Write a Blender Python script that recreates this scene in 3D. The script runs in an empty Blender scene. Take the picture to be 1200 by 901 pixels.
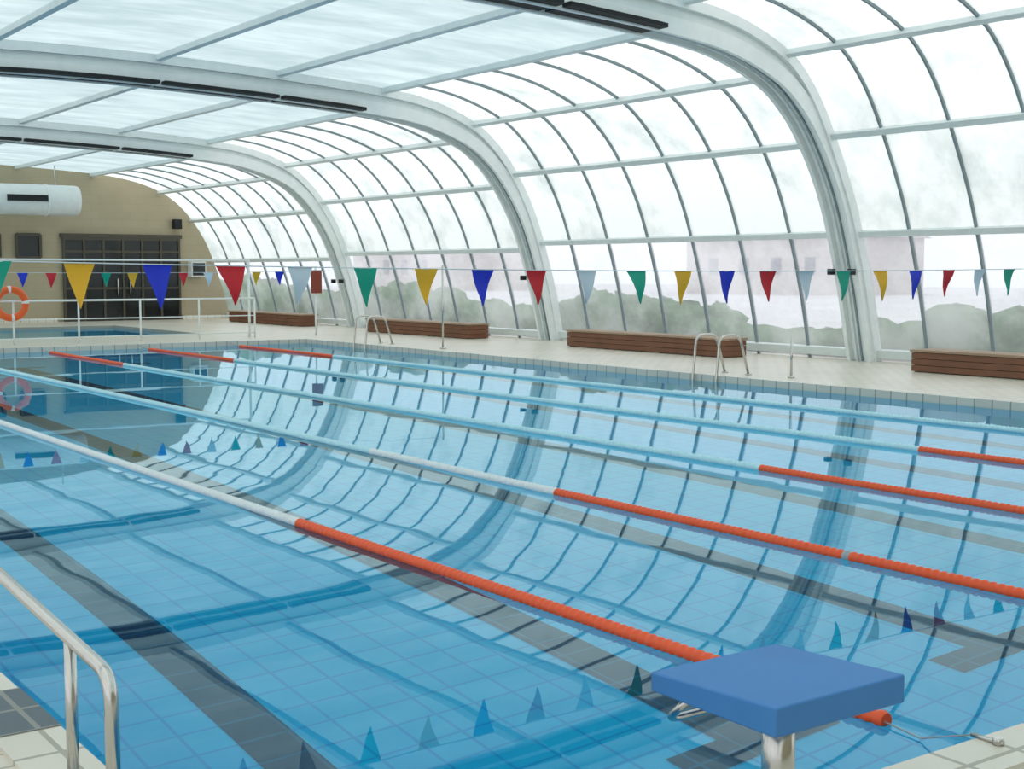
import bpy, math, random
from mathutils import Vector
random.seed(7)
scene = bpy.context.scene
scene.view_settings.view_transform = 'Standard'

# ------------------------------------------------------------ materials
def new_mat(name):
    m = bpy.data.materials.new(name); m.use_nodes = True
    nt = m.node_tree
    for n in list(nt.nodes): nt.nodes.remove(n)
    out = nt.nodes.new('ShaderNodeOutputMaterial')
    return m, nt, out
def N(nt, typ, **kw):
    n = nt.nodes.new(typ)
    for k, v in kw.items():
        if k in n.inputs: n.inputs[k].default_value = v
        else: setattr(n, k, v)
    return n
def L(nt, a, b): nt.links.new(a, b)
def c4(c): return (c[0], c[1], c[2], 1)
def plain(name, col, rough=0.5, metal=0.0, var=0.08, scale=6.0):
    m, nt, out = new_mat(name)
    p = N(nt, 'ShaderNodeBsdfPrincipled'); p.inputs['Roughness'].default_value = rough
    p.inputs['Metallic'].default_value = metal
    tc = N(nt, 'ShaderNodeTexCoord'); no = N(nt, 'ShaderNodeTexNoise'); no.inputs['Scale'].default_value = scale
    no.inputs['Detail'].default_value = 4
    L(nt, tc.outputs['Object'], no.inputs['Vector'])
    r = N(nt, 'ShaderNodeMapRange'); r.inputs['To Min'].default_value = 1-var; r.inputs['To Max'].default_value = 1+var
    L(nt, no.outputs['Fac'], r.inputs['Value'])
    mx = N(nt, 'ShaderNodeVectorMath', operation='SCALE'); mx.inputs[0].default_value = col
    L(nt, r.outputs['Result'], mx.inputs['Scale'])
    L(nt, mx.outputs['Vector'], p.inputs['Base Color'])
    L(nt, p.outputs[0], out.inputs[0])
    return m
def tiles(name, col, col2, grout, w, h, axes='xy', mortar=0.006, rough=0.35, offset=0.0, stain=0.15):
    m, nt, out = new_mat(name)
    tc = N(nt, 'ShaderNodeTexCoord'); sp = N(nt, 'ShaderNodeSeparateXYZ'); cb = N(nt, 'ShaderNodeCombineXYZ')
    L(nt, tc.outputs['Object'], sp.inputs[0])
    L(nt, sp.outputs['xyz'.index(axes[0])], cb.inputs[0]); L(nt, sp.outputs['xyz'.index(axes[1])], cb.inputs[1])
    b = N(nt, 'ShaderNodeTexBrick'); b.offset = offset; b.squash = 1
    b.inputs['Scale'].default_value = 1; b.inputs['Brick Width'].default_value = w; b.inputs['Row Height'].default_value = h
    b.inputs['Mortar Size'].default_value = mortar; b.inputs['Mortar Smooth'].default_value = 0.1
    b.inputs['Color1'].default_value = c4(col); b.inputs['Color2'].default_value = c4(col2); b.inputs['Mortar'].default_value = c4(grout)
    L(nt, cb.outputs[0], b.inputs['Vector'])
    no = N(nt, 'ShaderNodeTexNoise'); no.inputs['Scale'].default_value = 0.8; no.inputs['Detail'].default_value = 5
    L(nt, cb.outputs[0], no.inputs['Vector'])
    r = N(nt, 'ShaderNodeMapRange'); r.inputs['To Min'].default_value = 1-stain; r.inputs['To Max'].default_value = 1+stain
    L(nt, no.outputs['Fac'], r.inputs['Value'])
    mx = N(nt, 'ShaderNodeVectorMath', operation='SCALE')
    L(nt, b.outputs['Color'], mx.inputs[0]); L(nt, r.outputs['Result'], mx.inputs['Scale'])
    p = N(nt, 'ShaderNodeBsdfPrincipled'); p.inputs['Roughness'].default_value = rough
    L(nt, mx.outputs['Vector'], p.inputs['Base Color']); L(nt, p.outputs[0], out.inputs[0])
    return m
def glazing(name, bright, dark, transp, scale=(0.5,0.5,0.5), thr=(0.35,0.62), tvar=0.1):
    m, nt, out = new_mat(name)
    tc = N(nt, 'ShaderNodeTexCoord'); mp = N(nt, 'ShaderNodeMapping'); mp.inputs['Scale'].default_value = scale
    L(nt, tc.outputs['Object'], mp.inputs['Vector'])
    no = N(nt, 'ShaderNodeTexNoise'); no.inputs['Scale'].default_value = 1; no.inputs['Detail'].default_value = 7; no.inputs['Roughness'].default_value = 0.62
    L(nt, mp.outputs[0], no.inputs['Vector'])
    cr = N(nt, 'ShaderNodeValToRGB'); cr.color_ramp.elements[0].position = thr[0]; cr.color_ramp.elements[1].position = thr[1]
    cr.color_ramp.elements[0].color = c4(dark); cr.color_ramp.elements[1].color = c4(bright)
    L(nt, no.outputs['Fac'], cr.inputs[0])
    tl = N(nt, 'ShaderNodeBsdfTranslucent'); L(nt, cr.outputs[0], tl.inputs['Color'])
    tr = N(nt, 'ShaderNodeBsdfTransparent'); tr.inputs['Color'].default_value = (0.93, 0.97, 0.97, 1)
    df = N(nt, 'ShaderNodeBsdfDiffuse'); df.inputs['Color'].default_value = c4(bright)
    m1 = N(nt, 'ShaderNodeMixShader'); m1.inputs[0].default_value = 0.12
    L(nt, tl.outputs[0], m1.inputs[1]); L(nt, df.outputs[0], m1.inputs[2])
    rr = N(nt, 'ShaderNodeMapRange'); rr.inputs['From Min'].default_value = 0.3; rr.inputs['From Max'].default_value = 0.7
    rr.inputs['To Min'].default_value = transp+tvar; rr.inputs['To Max'].default_value = max(0, transp-tvar)
    L(nt, no.outputs['Fac'], rr.inputs['Value'])
    m2 = N(nt, 'ShaderNodeMixShader'); L(nt, rr.outputs['Result'], m2.inputs[0])
    L(nt, m1.outputs[0], m2.inputs[1]); L(nt, tr.outputs[0], m2.inputs[2])
    L(nt, m2.outputs[0], out.inputs[0])
    return m

M_white = plain('white_painted_aluminium', (0.86,0.90,0.89), 0.4)
M_purlin = plain('grey_aluminium', (0.76,0.82,0.81), 0.4)
M_rib = plain('rib_backlit_dark', (0.24,0.30,0.32), 0.45)  # backlit darkness of the ribs put into the colour; also the arch centre line
M_black = plain('matte_black', (0.008,0.010,0.012), 0.7)
M_steel = plain('stainless_steel', (0.62,0.6,0.56), 0.22, 1.0)
M_deck = tiles('deck_tiles', (0.76,0.71,0.60), (0.71,0.66,0.56), (0.46,0.42,0.34), 0.25, 0.125, 'xy', 0.008, 0.35, 0.5)
M_coping = tiles('coping_tiles', (0.76,0.71,0.60), (0.72,0.67,0.57), (0.40,0.37,0.30), 0.25, 0.25, 'xy', 0.01, 0.35)
M_coping_dark = tiles('depth_marker_tiles', (0.06,0.09,0.11), (0.07,0.10,0.12), (0.25,0.25,0.22), 0.25, 0.25, 'xy', 0.01, 0.35)
BL1=(0.006,0.58,0.93); BL2=(0.008,0.62,0.95); BLG=(0.004,0.43,0.82)
M_pfloor = tiles('pool_floor_tiles', BL1, BL2, BLG, 0.25, 0.25, 'xy', 0.010, 0.6, 0.0, 0.08)
M_pwx = tiles('pool_wall_tiles_x', BL1, BL2, BLG, 0.25, 0.25, 'yz', 0.009, 0.5, 0.0, 0.08)
M_pwy = tiles('pool_wall_tiles_y', BL1, BL2, BLG, 0.25, 0.25, 'xz', 0.009, 0.5, 0.0, 0.08)
M_line = tiles('lane_line_tiles', (0.004,0.04,0.11), (0.006,0.05,0.125), (0.008,0.12,0.24), 0.30, 0.25, 'xy', 0.010, 0.6)
M_brick = tiles('beige_plaster_blocks', (0.47,0.40,0.27), (0.45,0.38,0.255), (0.42,0.36,0.24), 0.5, 0.25, 'xz', 0.008, 0.8, 0.5)
M_orange = plain('lane_float_red', (0.88,0.10,0.018), 0.45)
M_aqua = plain('lane_float_aqua', (0.50,0.80,0.87), 0.35)
M_palef = plain('lane_float_white', (0.76,0.82,0.82), 0.35)
M_rope = plain('rope_cord', (0.35,0.40,0.42), 0.7)
M_fblue = plain('starting_block_blue', (0.050,0.215,0.52), 0.6)
M_wood = plain('bench_wood', (0.19,0.075,0.035), 0.5, 0, 0.35, 3)
M_woodt = plain('bench_top_wood', (0.36,0.24,0.15), 0.5, 0, 0.2, 3)
M_duct = plain('white_duct', (0.80,0.82,0.80), 0.4)
M_doorf = plain('door_frame_dark', (0.07,0.06,0.04), 0.4)
M_doorg = plain('door_glass_dark', (0.012,0.016,0.016), 0.12)
M_hwin = plain('house_window_grey', (0.28,0.28,0.30), 0.3)
M_ring = plain('life_ring_orange', (0.85,0.13,0.02), 0.4)
M_hedge = plain('hedge_leaves', (0.05,0.18,0.02), 0.9, 0, 0.7, 6)
M_ground = plain('exterior_pavement', (0.70,0.69,0.71), 0.9, 0, 0.25, 0.25)
M_house = plain('house_plaster', (0.62,0.57,0.54), 0.9)
M_roof = plain('house_roof_tiles', (0.52,0.47,0.46), 0.9)
M_mesh = plain('notice_red', (0.25,0.04,0.02), 0.5)
FC = {'g': plain('pennant_green',(0.0,0.36,0.24),0.6), 'y': plain('pennant_yellow',(0.84,0.46,0.02),0.6),
      'b': plain('pennant_blue',(0.01,0.035,0.60),0.6), 'r': plain('pennant_red',(0.60,0.012,0.025),0.6),
      'w': plain('pennant_white',(0.66,0.76,0.82),0.6)}
G_low = glazing('glazing_lower', (0.76,0.75,0.79), (0.48,0.47,0.51), 0.42, (0.5,0.5,0.7), (0.36,0.58), 0.15)
G_mid = glazing('glazing_curved', (0.79,0.83,0.80), (0.52,0.58,0.55), 0.03, (0.8,0.8,0.8), (0.30,0.50), 0.02)
G_roof = glazing('glazing_roof', (0.58,0.68,0.68), (0.40,0.50,0.51), 0.02, (0.6,1.5,1.0), (0.36,0.66), 0.02)

m, nt, out = new_mat('pool_water')
g = N(nt,'ShaderNodeBsdfGlass'); g.inputs['IOR'].default_value=1.333; g.inputs['Roughness'].default_value=0.012
g.inputs['Color'].default_value=(0.76,0.975,1,1)
tc=N(nt,'ShaderNodeTexCoord'); mp=N(nt,'ShaderNodeMapping'); mp.inputs['Scale'].default_value=(1,1,1)
no=N(nt,'ShaderNodeTexNoise'); no.inputs['Scale'].default_value=1.3; no.inputs['Detail'].default_value=1
bp=N(nt,'ShaderNodeBump'); bp.inputs['Strength'].default_value=0.10; bp.inputs['Distance'].default_value=0.009
L(nt,tc.outputs['Object'],mp.inputs[0]); L(nt,mp.outputs[0],no.inputs['Vector']); L(nt,no.outputs['Fac'],bp.inputs['Height'])
L(nt,bp.outputs[0],g.inputs['Normal']); L(nt,g.outputs[0],out.inputs[0])
M_water=m

# ------------------------------------------------------------ mesh builder
class MB:
    def __init__(s): s.v=[]; s.f=[]; s.m=[]; s.sm=[]; s.mats=[]
    def mi(s, mat):
        if mat not in s.mats: s.mats.append(mat)
        return s.mats.index(mat)
    def face(s, idx, mat, smooth=False): s.f.append(tuple(idx)); s.m.append(s.mi(mat)); s.sm.append(smooth)
    def add(s, pts): b=len(s.v); s.v.extend([tuple(p) for p in pts]); return b
    def quad(s, pts, mat): b=s.add(pts); s.face(range(b,b+len(pts)),mat)
    def box(s,x0,x1,y0,y1,z0,z1,mat):
        b=s.add([(x0,y0,z0),(x1,y0,z0),(x1,y1,z0),(x0,y1,z0),(x0,y0,z1),(x1,y0,z1),(x1,y1,z1),(x0,y1,z1)])
        for q in ((0,3,2,1),(4,5,6,7),(0,1,5,4),(1,2,6,5),(2,3,7,6),(3,0,4,7)): s.face([b+i for i in q],mat)
    def tube(s, path, r, mat, n=10, cap=True):
        P=[Vector(p) for p in path]; rings=[]
        t=(P[1]-P[0]).normalized(); up=Vector((0,0,1)) if abs(t.z)<0.9 else Vector((1,0,0))
        u=t.cross(up).normalized()
        for i,p in enumerate(P):
            if i==0: t=(P[1]-P[0])
            elif i==len(P)-1: t=P[-1]-P[-2]
            else: t=(P[i+1]-P[i]).normalized()+(P[i]-P[i-1]).normalized()
            t.normalize(); u=(u-t*u.dot(t)).normalized(); w=t.cross(u)
            rr=r[i] if isinstance(r,(list,tuple)) else r
            rings.append(s.add([p+(u*math.cos(a)+w*math.sin(a))*rr for a in [2*math.pi*k/n for k in range(n)]]))
        for i in range(len(P)-1):
            a,b=rings[i],rings[i+1]
            for k in range(n): s.face((a+k,a+(k+1)%n,b+(k+1)%n,b+k),mat,True)
        if cap:
            s.face([rings[0]+k for k in range(n)][::-1],mat); s.face([rings[-1]+k for k in range(n)],mat)
    def blob(s,c,r,mat,seg=10,rings=7,jit=0.15):
        b=[]; rnd=random
        for i in range(rings+1):
            th=math.pi*i/rings
            for k in range(seg):
                ph=2*math.pi*k/seg; j=1+rnd.uniform(-jit,jit)
                b.append((c[0]+r[0]*j*math.sin(th)*math.cos(ph),c[1]+r[1]*j*math.sin(th)*math.sin(ph),c[2]+r[2]*j*math.cos(th)))
        a=s.add(b)
        for i in range(rings):
            for k in range(seg): s.face((a+i*seg+k,a+(i+1)*seg+k,a+(i+1)*seg+(k+1)%seg,a+i*seg+(k+1)%seg),mat,True)
    def obj(s,name,bevel=0):
        me=bpy.data.meshes.new(name); me.from_pydata(s.v,[],s.f); me.update()
        for mt in s.mats: me.materials.append(mt)
        me.polygons.foreach_set('material_index',s.m); me.polygons.foreach_set('use_smooth',s.sm)
        o=bpy.data.objects.new(name,me); scene.collection.objects.link(o)
        if bevel:
            bm=o.modifiers.new('bevel','BEVEL'); bm.width=bevel; bm.segments=3; bm.limit_method='ANGLE'
        return o
def arc(path, rad, seg=6):
    P=[Vector(p) for p in path]; o=[P[0]]
    for i in range(1,len(P)-1):
        a=(P[i-1]-P[i]).normalized(); b=(P[i+1]-P[i]).normalized()
        p0=P[i]+a*rad; p2=P[i]+b*rad
        for k in range(seg+1):
            t=k/seg; o.append(p0*(1-t)**2+P[i]*2*t*(1-t)+p2*t*t)
    o.append(P[-1]); return o

# ------------------------------------------------------------ dimensions
PX0,PX1,PY0,PY1=1.32,13.92,2.64,27.8
DZ=0.08; DEPTH=2.2
CX=7.7
RX=[3.82,5.91,8.0,10.03,12.06]

# ------------------------------------------------------------ deck (floor)
def deck_pieces(mb,z,xs,ys,holes,mat):
    for i in range(len(xs)-1):
        for j in range(len(ys)-1):
            cx=(xs[i]+xs[i+1])/2; cy=(ys[j]+ys[j+1])/2
            if any(h[0]<cx<h[1] and h[2]<cy<h[3] for h in holes): continue
            mb.quad([(xs[i],ys[j],z),(xs[i+1],ys[j],z),(xs[i+1],ys[j+1],z),(xs[i],ys[j+1],z)],mat)
B0,B1=-3.4,18.85
KX0,KX1,KY0,KY1=2.5,13.0,31.8,38.0
mb=MB()
deck_pieces(mb,DZ,[B0,PX0,KX0,KX1,PX1,B1],[-8,PY0,PY1,KY0,KY1,42.3],[(PX0,PX1,PY0,PY1),(KX0,KX1,KY0,KY1)],M_deck)
mb.obj('floor')
def coping(name,x0,x1,y0,y1,w=0.22,marks=()):
    mb=MB(); z0,z1=-0.12,DZ+0.015
    mb.box(x0-w,x0,y0-w,y1+w,z0,z1,M_coping); mb.box(x1,x1+w,y0-w,y1+w,z0,z1,M_coping)
    mb.box(x0,x1,y0-w,y0,z0,z1,M_coping); mb.box(x0,x1,y1,y1+w,z0,z1,M_coping)
    for a,b in marks:
        mb.box(x0-w-0.25,x0+0.003,a,b,z1-0.03,z1+0.003,M_coping_dark)
    mb.obj(name)
coping('trim_1',PX0,PX1,PY0,PY1,0.22,((4.5,5.0),(14.5,15.0),(24.5,25.0))); coping('trim_2',KX0,KX1,KY0,KY1)
def basin(name,x0,x1,y0,y1,d,lines):
    mb=MB(); z=-d; zt=-0.119
    mb.quad([(x0,y0,z),(x1,y0,z),(x1,y1,z),(x0,y1,z)],M_pfloor)
    mb.quad([(x0,y0,z),(x0,y1,z),(x0,y1,zt),(x0,y0,zt)],M_pwx)
    mb.quad([(x1,y0,z),(x1,y1,z),(x1,y1,zt),(x1,y0,zt)],M_pwx)
    mb.quad([(x0,y0,z),(x1,y0,z),(x1,y0,zt),(x0,y0,zt)],M_pwy)
    mb.quad([(x0,y1,z),(x1,y1,z),(x1,y1,zt),(x0,y1,zt)],M_pwy)
    zz=z+0.006
    for lx in lines:
        mb.quad([(lx-.15,y0+2.2,zz),(lx+.15,y0+2.2,zz),(lx+.15,y1-2.2,zz),(lx-.15,y1-2.2,zz)],M_line)
        for yy in (y0+2.0,y1-2.25):
            mb.quad([(lx-.5,yy,zz+.002),(lx+.5,yy,zz+.002),(lx+.5,yy+.25,zz+.002),(lx-.5,yy+.25,zz+.002)],M_line)
    return mb.obj(name)
basin('swimming_pool_basin',PX0,PX1,PY0,PY1,DEPTH,[2.87,4.90,6.94,8.97,11.0,13.0])
basin('training_pool_basin',KX0,KX1,KY0,KY1,0.8,[])
mb=MB(); mb.quad([(PX0,PY0,0),(PX1,PY0,0),(PX1,PY1,0),(PX0,PY1,0)],M_water); mb.obj('pool_water')
mb=MB(); mb.quad([(KX0,KY0,0.02),(KX1,KY0,0.02),(KX1,KY1,0.02),(KX0,KY1,0.02)],M_water); mb.obj('training_pool_water')

# ------------------------------------------------------------ lane ropes
for i,rx in enumerate(RX):
    mb=MB(); n=10; y=3.08; prev=None
    ring_r=[0.031,0.036,0.037,0.036,0.031]; step=0.05
    while y<27.2:
        red = y<7.75 or y>22.9
        mat = M_orange if red else ((M_palef if (i==0 or (i==1 and y<10.5)) else M_aqua))
        if 5.0<y<5.04 and i==1: mat=M_rope
        xx=rx+0.010*math.sin(y*0.35+i*2)
        for q,rr in enumerate(ring_r):
            yy=y+step*q/len(ring_r)
            b=mb.add([(xx+rr*math.cos(a),yy,0.010+rr*math.sin(a)) for a in [2*math.pi*k/n for k in range(n)]])
            if prev is None: mb.face([b+k for k in range(n)],mat)
            else:
                for k in range(n): mb.face((prev+k,prev+(k+1)%n,b+(k+1)%n,b+k),mat,True)
            prev=b
        y+=step
    mb.face([prev+k for k in range(n)],mat)
    mb.tube([(rx,y-0.05,0.012),(rx,27.6,0.03),(rx,PY1,0.06)],0.006,M_rope,6)
    mb.tube([(rx,3.1,0.012),(rx-0.03,2.9,0.008),(rx-0.08,PY0+0.02,0.10)],0.003,M_rope,6)
    mb.tube([(rx-0.08,PY0+0.02,0.10),(rx-0.08,PY0-0.10,0.105)],0.008,M_steel,8)
    mb.tube([(rx-0.08,PY0-0.08,0.095),(rx-0.08,PY0-0.08,0.12)],0.018,M_steel,8)
    mb.obj('lane_rope')

# ------------------------------------------------------------ arch profile
CTRL=[(18.5,.08),(18.25,1.2),(17.93,2.27),(17.62,3.05),(17.2,3.76),(16.72,4.33),(16.1,4.78),(15.1,5.14),(13.9,5.32),(11.6,5.47),(9.2,5.56),(7.7,5.58)]
FULL=CTRL+[(2*CX-x,z) for x,z in CTRL[-2::-1]]
def catmull(P,seg=5):
    o=[]
    for i in range(len(P)-1):
        p0=P[max(i-1,0)];p1=P[i];p2=P[i+1];p3=P[min(i+2,len(P)-1)]
        for k in range(seg):
            t=k/seg
            o.append(tuple(0.5*((2*p1[a])+(-p0[a]+p2[a])*t+(2*p0[a]-5*p1[a]+4*p2[a]-p3[a])*t*t+(-p0[a]+3*p1[a]-3*p2[a]+p3[a])*t**3) for a in (0,1)))
    o.append(P[-1]); return o
BASE=catmull(FULL,5)
NC=len(CTRL)
def prof(i, off=0.0):
    ks=[1.07,1.0,0.935,0.875][i]; xs=[1.006,1.0,0.992,0.984][i]
    P=[]
    for x,z in BASE:
        k=ks
        if i==0:
            t=min(1,max(0,(z-3.0)/1.8)); t=t*t*(3-2*t); k=1+(ks-1)*t
        P.append((CX+(x-CX)*xs, DZ+(z-DZ)*k))
    o=[]
    for k,p in enumerate(P):
        a=P[max(k-1,0)]; b=P[min(k+1,len(P)-1)]
        tx,tz=b[0]-a[0],b[1]-a[1]; l=math.hypot(tx,tz)
        nx,nz=-tz/l,tx/l
        o.append((p[0]+nx*off,p[1]+nz*off))
    if off: o[0]=(o[0][0],DZ); o[-1]=(o[-1][0],DZ)
    return o
def sweep(mb,sec,y0,y1,t0,t1,mat,k0=0,k1=None):
    A=prof(sec,t0); Bp=prof(sec,t1)
    if k1 is None: k1=len(A)-1
    prev=None
    for k in range(k0,k1+1):
        b=mb.add([(A[k][0],y0,A[k][1]),(A[k][0],y1,A[k][1]),(Bp[k][0],y1,Bp[k][1]),(Bp[k][0],y0,Bp[k][1])])
        if prev is not None:
            for q in range(4): mb.face((prev+q,prev+(q+1)%4,b+(q+1)%4,b+q),mat)
        else: mb.face((b,b+1,b+2,b+3),mat)
        prev=b
    mb.face((prev,prev+1,prev+2,prev+3),mat)

SEC=[(-8.0,15.5),(15.5,24.4),(24.4,33.3),(33.3,42.2)]
SUB=[[(-8.0,-2.3),(-2.3,6.6),(6.6,15.5)],[SEC[1]],[SEC[2]],[SEC[3]]]
kLOW=10; kROOF=40; KMAX=len(BASE)-1
roofmb=MB(); wn=0
for s,(y0,y1) in enumerate(SEC):
    P=prof(s)
    wm=MB()
    for side in (0,1):
        idx=list(range(0,kROOF+1)) if side==0 else list(range(KMAX-kROOF,KMAX+1))
        for a,b in zip(idx[:-1],idx[1:]):
            kk=min(a,KMAX-b)
            mat=G_low if kk<kLOW else G_mid
            wm.quad([(P[a][0],y0,P[a][1]),(P[b][0],y0,P[b][1]),(P[b][0],y1,P[b][1]),(P[a][0],y1,P[a][1])],mat)
    wn+=1; wm.obj('window_%d'%wn)
    for a in range(kROOF,KMAX-kROOF):
        roofmb.quad([(P[a][0],y0,P[a][1]),(P[a+1][0],y0,P[a+1][1]),(P[a+1][0],y1,P[a+1][1]),(P[a][0],y1,P[a][1])],G_roof)
roofmb.obj('ceiling')
tn=2
purl_k=[10,20,30,40,45,50]
for s,subs in enumerate(SUB):
    fm=MB()
    for (y0,y1) in subs:
        nb=7; st=(y1-y0)/nb
        for b in range(1,nb):
            yy=y0+b*st
            sweep(fm,s,yy-0.020,yy+0.020,-0.03,0.04,M_rib,0,kROOF)
            sweep(fm,s,yy-0.020,yy+0.020,-0.03,0.04,M_rib,KMAX-kROOF,KMAX)
    y0,y1=SEC[s]
    def bar(k,w,t=0.10,mat=M_purlin):
        A=prof(s,0.0); Bp=prof(s,t)
        p=Vector((A[k][0],0,A[k][1])); q=Vector((Bp[k][0],0,Bp[k][1])); d=(q-p).normalized(); u=Vector((-d.z,0,d.x))*w/2
        c=[p-u,p+u,q+u,q-u]; b=fm.add([(v.x,y0,v.z) for v in c]+[(v.x,y1,v.z) for v in c])
        for q4 in ((0,1,5,4),(1,2,6,5),(2,3,7,6),(3,0,4,7),(0,1,2,3),(4,5,6,7)): fm.face([b+i for i in q4],mat)
    for k in purl_k:
        w=0.10 if k<40 else 0.13
        bar(k,w); bar(KMAX-k,w)
    bar(1,0.14); bar(KMAX-1,0.14)
    tn+=1; fm.obj('trim_%d'%tn)
for s,yj in ((0,-2.3),(0,6.6),(1,15.5),(2,24.4),(3,33.3)):
    am=MB()
    sweep(am,s,yj-0.20,yj+0.20,0.02,0.10,M_white)
    sweep(am,s,yj-0.26,yj-0.18,-0.05,0.20,M_white)
    sweep(am,s,yj+0.18,yj+0.26,-0.05,0.20,M_white)
    sweep(am,s,yj-0.035,yj-0.005,0.09,0.13,M_rib)
    sweep(am,s,yj+0.06,yj+0.10,0.09,0.15,M_purlin)
    if yj>=6.6 and s>0:
        sweep(am,s-1,yj-0.30,yj-0.22,-0.02,0.16,M_white)
        Pi=prof(s,-0.05); Po=prof(s-1,0.1)
        for k in range(KMAX):
            am.quad([(Pi[k][0],yj-0.22,Pi[k][1]),(Pi[k+1][0],yj-0.22,Pi[k+1][1]),(Po[k+1][0],yj-0.22,Po[k+1][1]),(Po[k][0],yj-0.22,Po[k][1])],M_purlin)
    stops=[41,45,50,60,65,69]
    P=prof(s,0.17)
    for a,b in zip(stops[:-1],stops[1:]):
        for k in range(a,b):
            f0=0.12 if k==a else 0; f1=0.12 if k==b-1 else 0
            x0=P[k][0]+(P[k+1][0]-P[k][0])*f0; x1=P[k+1][0]-(P[k+1][0]-P[k][0])*f1
            z0,z1=P[k][1],P[k+1][1]
            for (ya,yb,h) in ((yj-0.46,yj-0.265,0.05),(yj-0.14,yj+0.14,0.0)):  # black strips put in for the dark gaps along the roof joint
                v=am.add([(x0,ya,z0-.01),(x1,ya,z1-.01),(x1,yb,z1-.01),(x0,yb,z0-.01),(x0,ya,z0+.05),(x1,ya,z1+.05),(x1,yb,z1+.05),(x0,yb,z0+.05)])
                for q in ((0,3,2,1),(4,5,6,7),(0,1,5,4),(1,2,6,5),(2,3,7,6),(3,0,4,7)): am.face([v+i for i in q],M_black)
    Q=prof(s,0.22); k=9
    for dy in (-0.22,0.22):
        am.box(Q[k][0]-0.02,Q[k][0]+0.09,yj+dy-0.045,yj+dy+0.045,Q[k][1]-0.44,Q[k][1]-0.34,M_black)
    am.obj('roof_arch')

# ------------------------------------------------------------ end walls
P3=prof(3,0.0)
mb=MB(); mb.quad([(x,42.15,z) for x,z in P3],M_brick); mb.obj('wall_back')
mb=MB(); mb.box(2*CX-P3[0][0]+.3,12.6,42.05,42.14,DZ,DZ+0.12,M_coping); mb.box(16.65,P3[0][0]-.1,42.05,42.14,DZ,DZ+0.12,M_coping); mb.obj('baseboard_back')
P0=prof(0,0.0); mb=MB(); mb.quad([(x,-7.95,z) for x,z in P0],M_brick); mb.obj('wall_front')

def fr(mb,x0,x1,z0,z1,y,cols,rows,fw=0.07):
    mb.box(x0,x1,y-0.02,y+0.03,z0,z1,M_doorg)
    for c in range(cols+1):
        x=x0+(x1-x0)*c/cols; mb.box(x-fw/2,x+fw/2,y-0.07,y+0.02,z0,z1,M_doorf)
    for z in rows: mb.box(x0,x1,y-0.065,y+0.02,z-fw/2,z+fw/2,M_doorf)
mb=MB(); fr(mb,12.85,16.55,DZ,2.68,42.08,6,[DZ+.06,1.1,2.0,2.25,2.64]);
mb.box(12.75,16.65,42.01,42.12,2.68,2.80,M_doorf)
for x in (14.5,14.9): mb.tube([(x,41.98,0.9),(x,41.98,1.4)],0.02,M_steel,8)
mb.obj('door_1')
for i,(a,b) in enumerate(((11.45,12.15),(10.2,10.95),(8.9,9.7))):
    mb=MB(); fr(mb,a,b,2.05,2.75,42.1,1,[2.05,2.75],0.08); mb.obj('window_%d'%(5+i))
mb=MB(); mb.tube([(3,40.6,3.72),(12.75,40.6,3.72),(12.85,40.6,3.72)],[0.45,0.45,0.43],M_duct,28)
for x in (4.5,8.0,11.9): mb.tube([(x-0.03,40.6,3.72),(x+0.03,40.6,3.72)],0.465,M_white,28)
mb.box(10.7,11.85,40.11,40.2,3.66,3.84,M_black)
for x in (5,8.5,12.2): mb.tube([(x,40.6,4.1),(x,40.6,4.75)],0.02,M_steel,6)
mb.obj('ventilation_duct')
mb=MB(); mb.box(16.85,17.35,41.75,42.1,1.45,1.95,M_duct); mb.box(16.89,17.31,41.73,41.77,1.5,1.9,M_doorg); mb.obj('pace_clock',0.01)
mb=MB(); mb.box(16.35,16.6,41.85,42.1,3.0,3.3,M_black); mb.tube([(16.48,42.12,3.2),(16.48,41.95,3.2)],0.03,M_steel,8); mb.obj('loudspeaker',0.01)

# ------------------------------------------------------------ benches
for (a,b) in ((8.7,13.4),(17.5,22.1),(25.8,30.6),(34.4,39.3)):
    mb=MB(); x0,x1=17.05,17.6
    n=8
    for r in range(3):
        z0=DZ+0.015+r*0.098
        mb.box(x0,x0+0.03,a,b,z0,z0+0.09,M_wood); mb.box(x1-0.03,x1,a,b,z0,z0+0.09,M_wood)
        mb.box(x0+.03,x1-.03,a,a+0.03,z0,z0+0.09,M_wood); mb.box(x0+.03,x1-.03,b-0.03,b,z0,z0+0.09,M_wood)
    for q in range(n+1):
        y=a+0.04+(b-a-0.14)*q/n; mb.box(x0+.03,x1-.03,y,y+0.06,DZ,DZ+0.30,M_doorf)
    for r in range(4):
        xa=x0-0.02+r*0.150; mb.box(xa,xa+0.138,a-0.02,b+0.02,DZ+0.31,DZ+0.345,M_woodt)
    mb.obj('wooden_bench')

# ------------------------------------------------------------ pool ladders on far side
for yc in (14.65,25.2):
    mb=MB()
    for dy in (-0.25,0.25):
        y=yc+dy
        mb.tube(arc([(PX1+0.62,y,DZ),(PX1+0.42,y,DZ+0.60),(PX1+0.02,y,DZ+0.60),(PX1-0.07,y,-0.25),(PX1-0.07,y,-1.2)],0.14),0.020,M_steel,10)
        mb.tube([(PX1+0.62,y,DZ),(PX1+0.62,y,DZ+0.02)],0.05,M_steel,12)
    for z in (-0.3,-0.55,-0.8,-1.05): mb.box(PX1-0.11,PX1-0.03,yc-0.25,yc+0.25,z-0.015,z+0.015,M_steel)
    mb.obj('pool_ladder')
mb=MB(); mb.tube([(14.6,13.6,DZ),(14.6,13.6,DZ+0.62)],0.018,M_steel,10); mb.tube([(14.6,13.6,DZ),(14.6,13.6,DZ+0.03)],0.05,M_steel,12); mb.obj('deck_stanchion')

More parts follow.
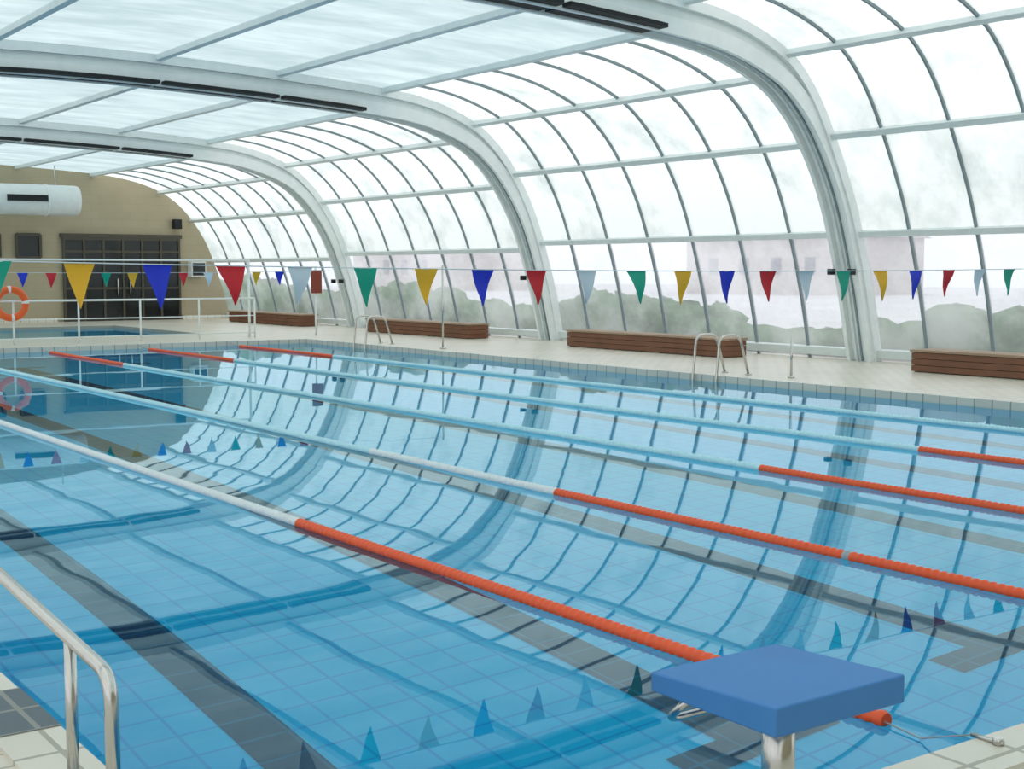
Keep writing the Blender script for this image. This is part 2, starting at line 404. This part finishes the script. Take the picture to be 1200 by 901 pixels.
# near handrail
mb=MB()
mb.tube(arc([(1.19,3.58,DZ+.014),(1.19,3.58,0.518),(1.19,4.59,0.585),(1.19,5.8,0.67),(1.19,6.05,DZ+.014)],0.09),0.020,M_steel,14)
mb.tube([(1.19,3.94,DZ+.014),(1.19,3.94,0.535)],0.018,M_steel,12)
for y in (3.58,3.94,6.05): mb.tube([(1.19,y,DZ+0.014),(1.19,y,DZ+0.03)],0.05,M_steel,14)
mb.obj('handrail')

# ------------------------------------------------------------ starting blocks
for i in range(6):
    bx=2.72+2.03*i
    mb=MB()
    x0,x1,y0,y1=bx-.252,bx+.252,2.33,2.81
    zn,zf=0.52,0.497
    b=mb.add([(x0,y0,zn-.08),(x1,y0,zn-.08),(x1,y1,zf-.055),(x0,y1,zf-.055),(x0,y0,zn),(x1,y0,zn),(x1,y1,zf),(x0,y1,zf)])
    for q in ((0,3,2,1),(4,5,6,7),(0,1,5,4),(1,2,6,5),(2,3,7,6),(3,0,4,7)): mb.face([b+k for k in q],M_fblue)
    o=mb.obj('platform',0.006)
    pb=MB(); px,py=bx-0.04,2.52
    pb.tube([(px,py,DZ),(px,py,0.45)],0.046,M_steel,20); pb.tube([(px,py,DZ+0.014),(px,py,DZ+0.03)],0.09,M_steel,20)
    pb.box(px-0.12,px+0.12,py-0.12,py+0.12,0.425,0.438,M_steel)
    o2=pb.obj('post')
    hb=MB(); hb.tube(arc([(bx-0.2,2.70,0.44),(bx-0.2,2.80,0.35),(bx+0.0,2.82,0.34),(bx+0.08,2.74,0.44)],0.05),0.011,M_steel,10)
    o3=hb.obj('grip_bar')
    e=bpy.data.objects.new('starting_block',None); scene.collection.objects.link(e)
    for q in (o,o2,o3): q.parent=e

# ------------------------------------------------------------ pennant lines
def pennants(yy,x0,count,shift,left,right,zmid,zend):
    mb=MB(); sp=0.461; order='ybrwg'
    def zs(x): t=(x-CX)/((right-left)/2); return zmid+(zend-zmid)*t*t
    mb.tube([(left+(right-left)*k/40,yy,zs(left+(right-left)*k/40)) for k in range(41)],0.004,M_palef,6)
    for i in range(-3,count):
        x=x0+sp*i; ck=order[(i+shift)%5]; w=0.088+random.uniform(-.006,.006); h=0.25+random.uniform(-.012,.012)
        sw=random.uniform(-0.02,0.02); z=zs(x); rows=5; pr=None; yj=random.uniform(-.02,.02)
        for r in range(rows+1):
            t=r/rows; ww=w*(1-t)+0.003
            yo=yy+yj*t*2+0.012*math.sin(t*5+i); xo=x+sw*t
            b=mb.add([(xo-ww,yo-0.01*t,z-h*t),(xo,yo+0.012*(1-t),z-h*t),(xo+ww,yo-0.01*t,z-h*t)])
            if pr is not None:
                mb.face((pr,pr+1,b+1,b),FC[ck],True); mb.face((pr+1,pr+2,b+2,b+1),FC[ck],True)
            pr=b
    for px in (left,right):
        mb.tube([(px,yy,DZ),(px,yy,zend+0.05)],0.02,M_steel,10); mb.tube([(px,yy,DZ),(px,yy,DZ+0.03)],0.06,M_steel,12)
    mb.obj('pennant_line')
pennants(7.7,2.44,25,0,0.9,14.45,1.625,1.70)
pennants(22.8,2.6,20,3,0.9,14.45,1.60,1.70)

# ------------------------------------------------------------ fence beyond pool
mb=MB(); fy=29.4; xa,xb=1.0,13.4
n=9
for k in range(n+1):
    x=xa+(xb-xa)*k/n; mb.tube([(x,fy,DZ),(x,fy,1.0)],0.022,M_white,8)
for z in (1.0,0.6,0.2): mb.tube([(xa,fy,z),(xb,fy,z)],0.022 if z>.9 else 0.012,M_white,8)
for x in (xa,xa+5.2,xb): mb.tube([(x,fy+0.3,DZ),(x,fy+0.3,1.9)],0.03,M_white,8)
mb.tube([(xa,fy+0.3,1.88),(xb,fy+0.3,1.88)],0.02,M_white,8)
mb.obj('white_fence')
mb=MB(); mb.tube([(15.05,29.5,DZ),(15.05,29.5,1.75)],0.025,M_white,8); mb.box(14.92,15.18,29.42,29.48,1.1,1.66,M_mesh); mb.obj('notice_board')
mb=MB(); R,r=0.30,0.075; c=Vector((7.82,29.30,0.95)); n1,n2=32,10; b0=len(mb.v)
for i in range(n1):
    a=2*math.pi*i/n1
    mb.add([(c.x+(R+r*math.cos(q))*math.cos(a),c.y+r*math.sin(q)*0.7,c.z+(R+r*math.cos(q))*math.sin(a)) for q in [2*math.pi*j/n2 for j in range(n2)]])
for i in range(n1):
    for j in range(n2):
        mb.face((b0+i*n2+j,b0+i*n2+(j+1)%n2,b0+((i+1)%n1)*n2+(j+1)%n2,b0+((i+1)%n1)*n2+j), M_duct if i%8==0 else M_ring,True)
mb.obj('life_ring')

# ------------------------------------------------------------ outside
mb=MB()
deck_pieces(mb,0.0,[-90,B0-0.02,B1+0.02,120],[-60,-8.05,42.35,140],[(B0-0.02,B1+0.02,-8.05,42.35)],M_ground); mb.obj('exterior_ground')
mb=MB(); y=-5
while y<52:
    h=0.62+0.2*math.sin(y*0.6)+random.uniform(-.10,.18)+max(0,(y-18)*0.014)
    mb.blob((20.1+random.uniform(-.3,.3),y,h*0.5),(0.65,0.7,h*0.62),M_hedge,12,8,0.18); y+=0.45
mb.obj('hedge')
for (hx,hy,w,d,h) in ((70,34,9,10,3.4),(70,62,10,14,4.0),(60,96,10,14,4.5)):
    mb=MB(); mb.box(hx,hx+w,hy,hy+d,0,h,M_house)
    v=mb.add([(hx-.4,hy-.4,h),(hx+w+.4,hy-.4,h),(hx+w+.4,hy+d+.4,h),(hx-.4,hy+d+.4,h),(hx+w/2,hy-.4,h+1.4),(hx+w/2,hy+d+.4,h+1.4)])
    for q in ((0,3,5,4),(1,2,5,4),(0,1,4),(3,2,5)): mb.face([v+k for k in q],M_roof)
    for q in range(4):
        y=hy+1.2+q*(d-2.4)/3.7; mb.box(hx-0.05,hx+0.02,y,y+0.9,1.4,2.6,M_hwin)
    mb.obj('neighbouring_house')

# ------------------------------------------------------------ world
w=bpy.data.worlds.new('overcast'); scene.world=w; w.use_nodes=True
nt=w.node_tree
bg=nt.nodes['Background']
tc=nt.nodes.new('ShaderNodeTexCoord'); sp=nt.nodes.new('ShaderNodeSeparateXYZ'); cr=nt.nodes.new('ShaderNodeValToRGB')
nt.links.new(tc.outputs['Generated'],sp.inputs[0]); nt.links.new(sp.outputs[2],cr.inputs[0])
cr.color_ramp.elements[0].color=(0.85,0.88,0.92,1); cr.color_ramp.elements[1].color=(0.98,1.0,1.02,1)
nt.links.new(cr.outputs[0],bg.inputs[0]); bg.inputs[1].default_value=1.65

# ------------------------------------------------------------ camera
cam=bpy.data.cameras.new('camera'); co=bpy.data.objects.new('camera',cam); scene.collection.objects.link(co)
co.location=(0,0,1.62); co.rotation_euler=(math.radians(90-4.78),0,math.radians(-35.3))
cam.lens=1580/1200*36; cam.sensor_width=36; cam.clip_end=500
scene.camera=co
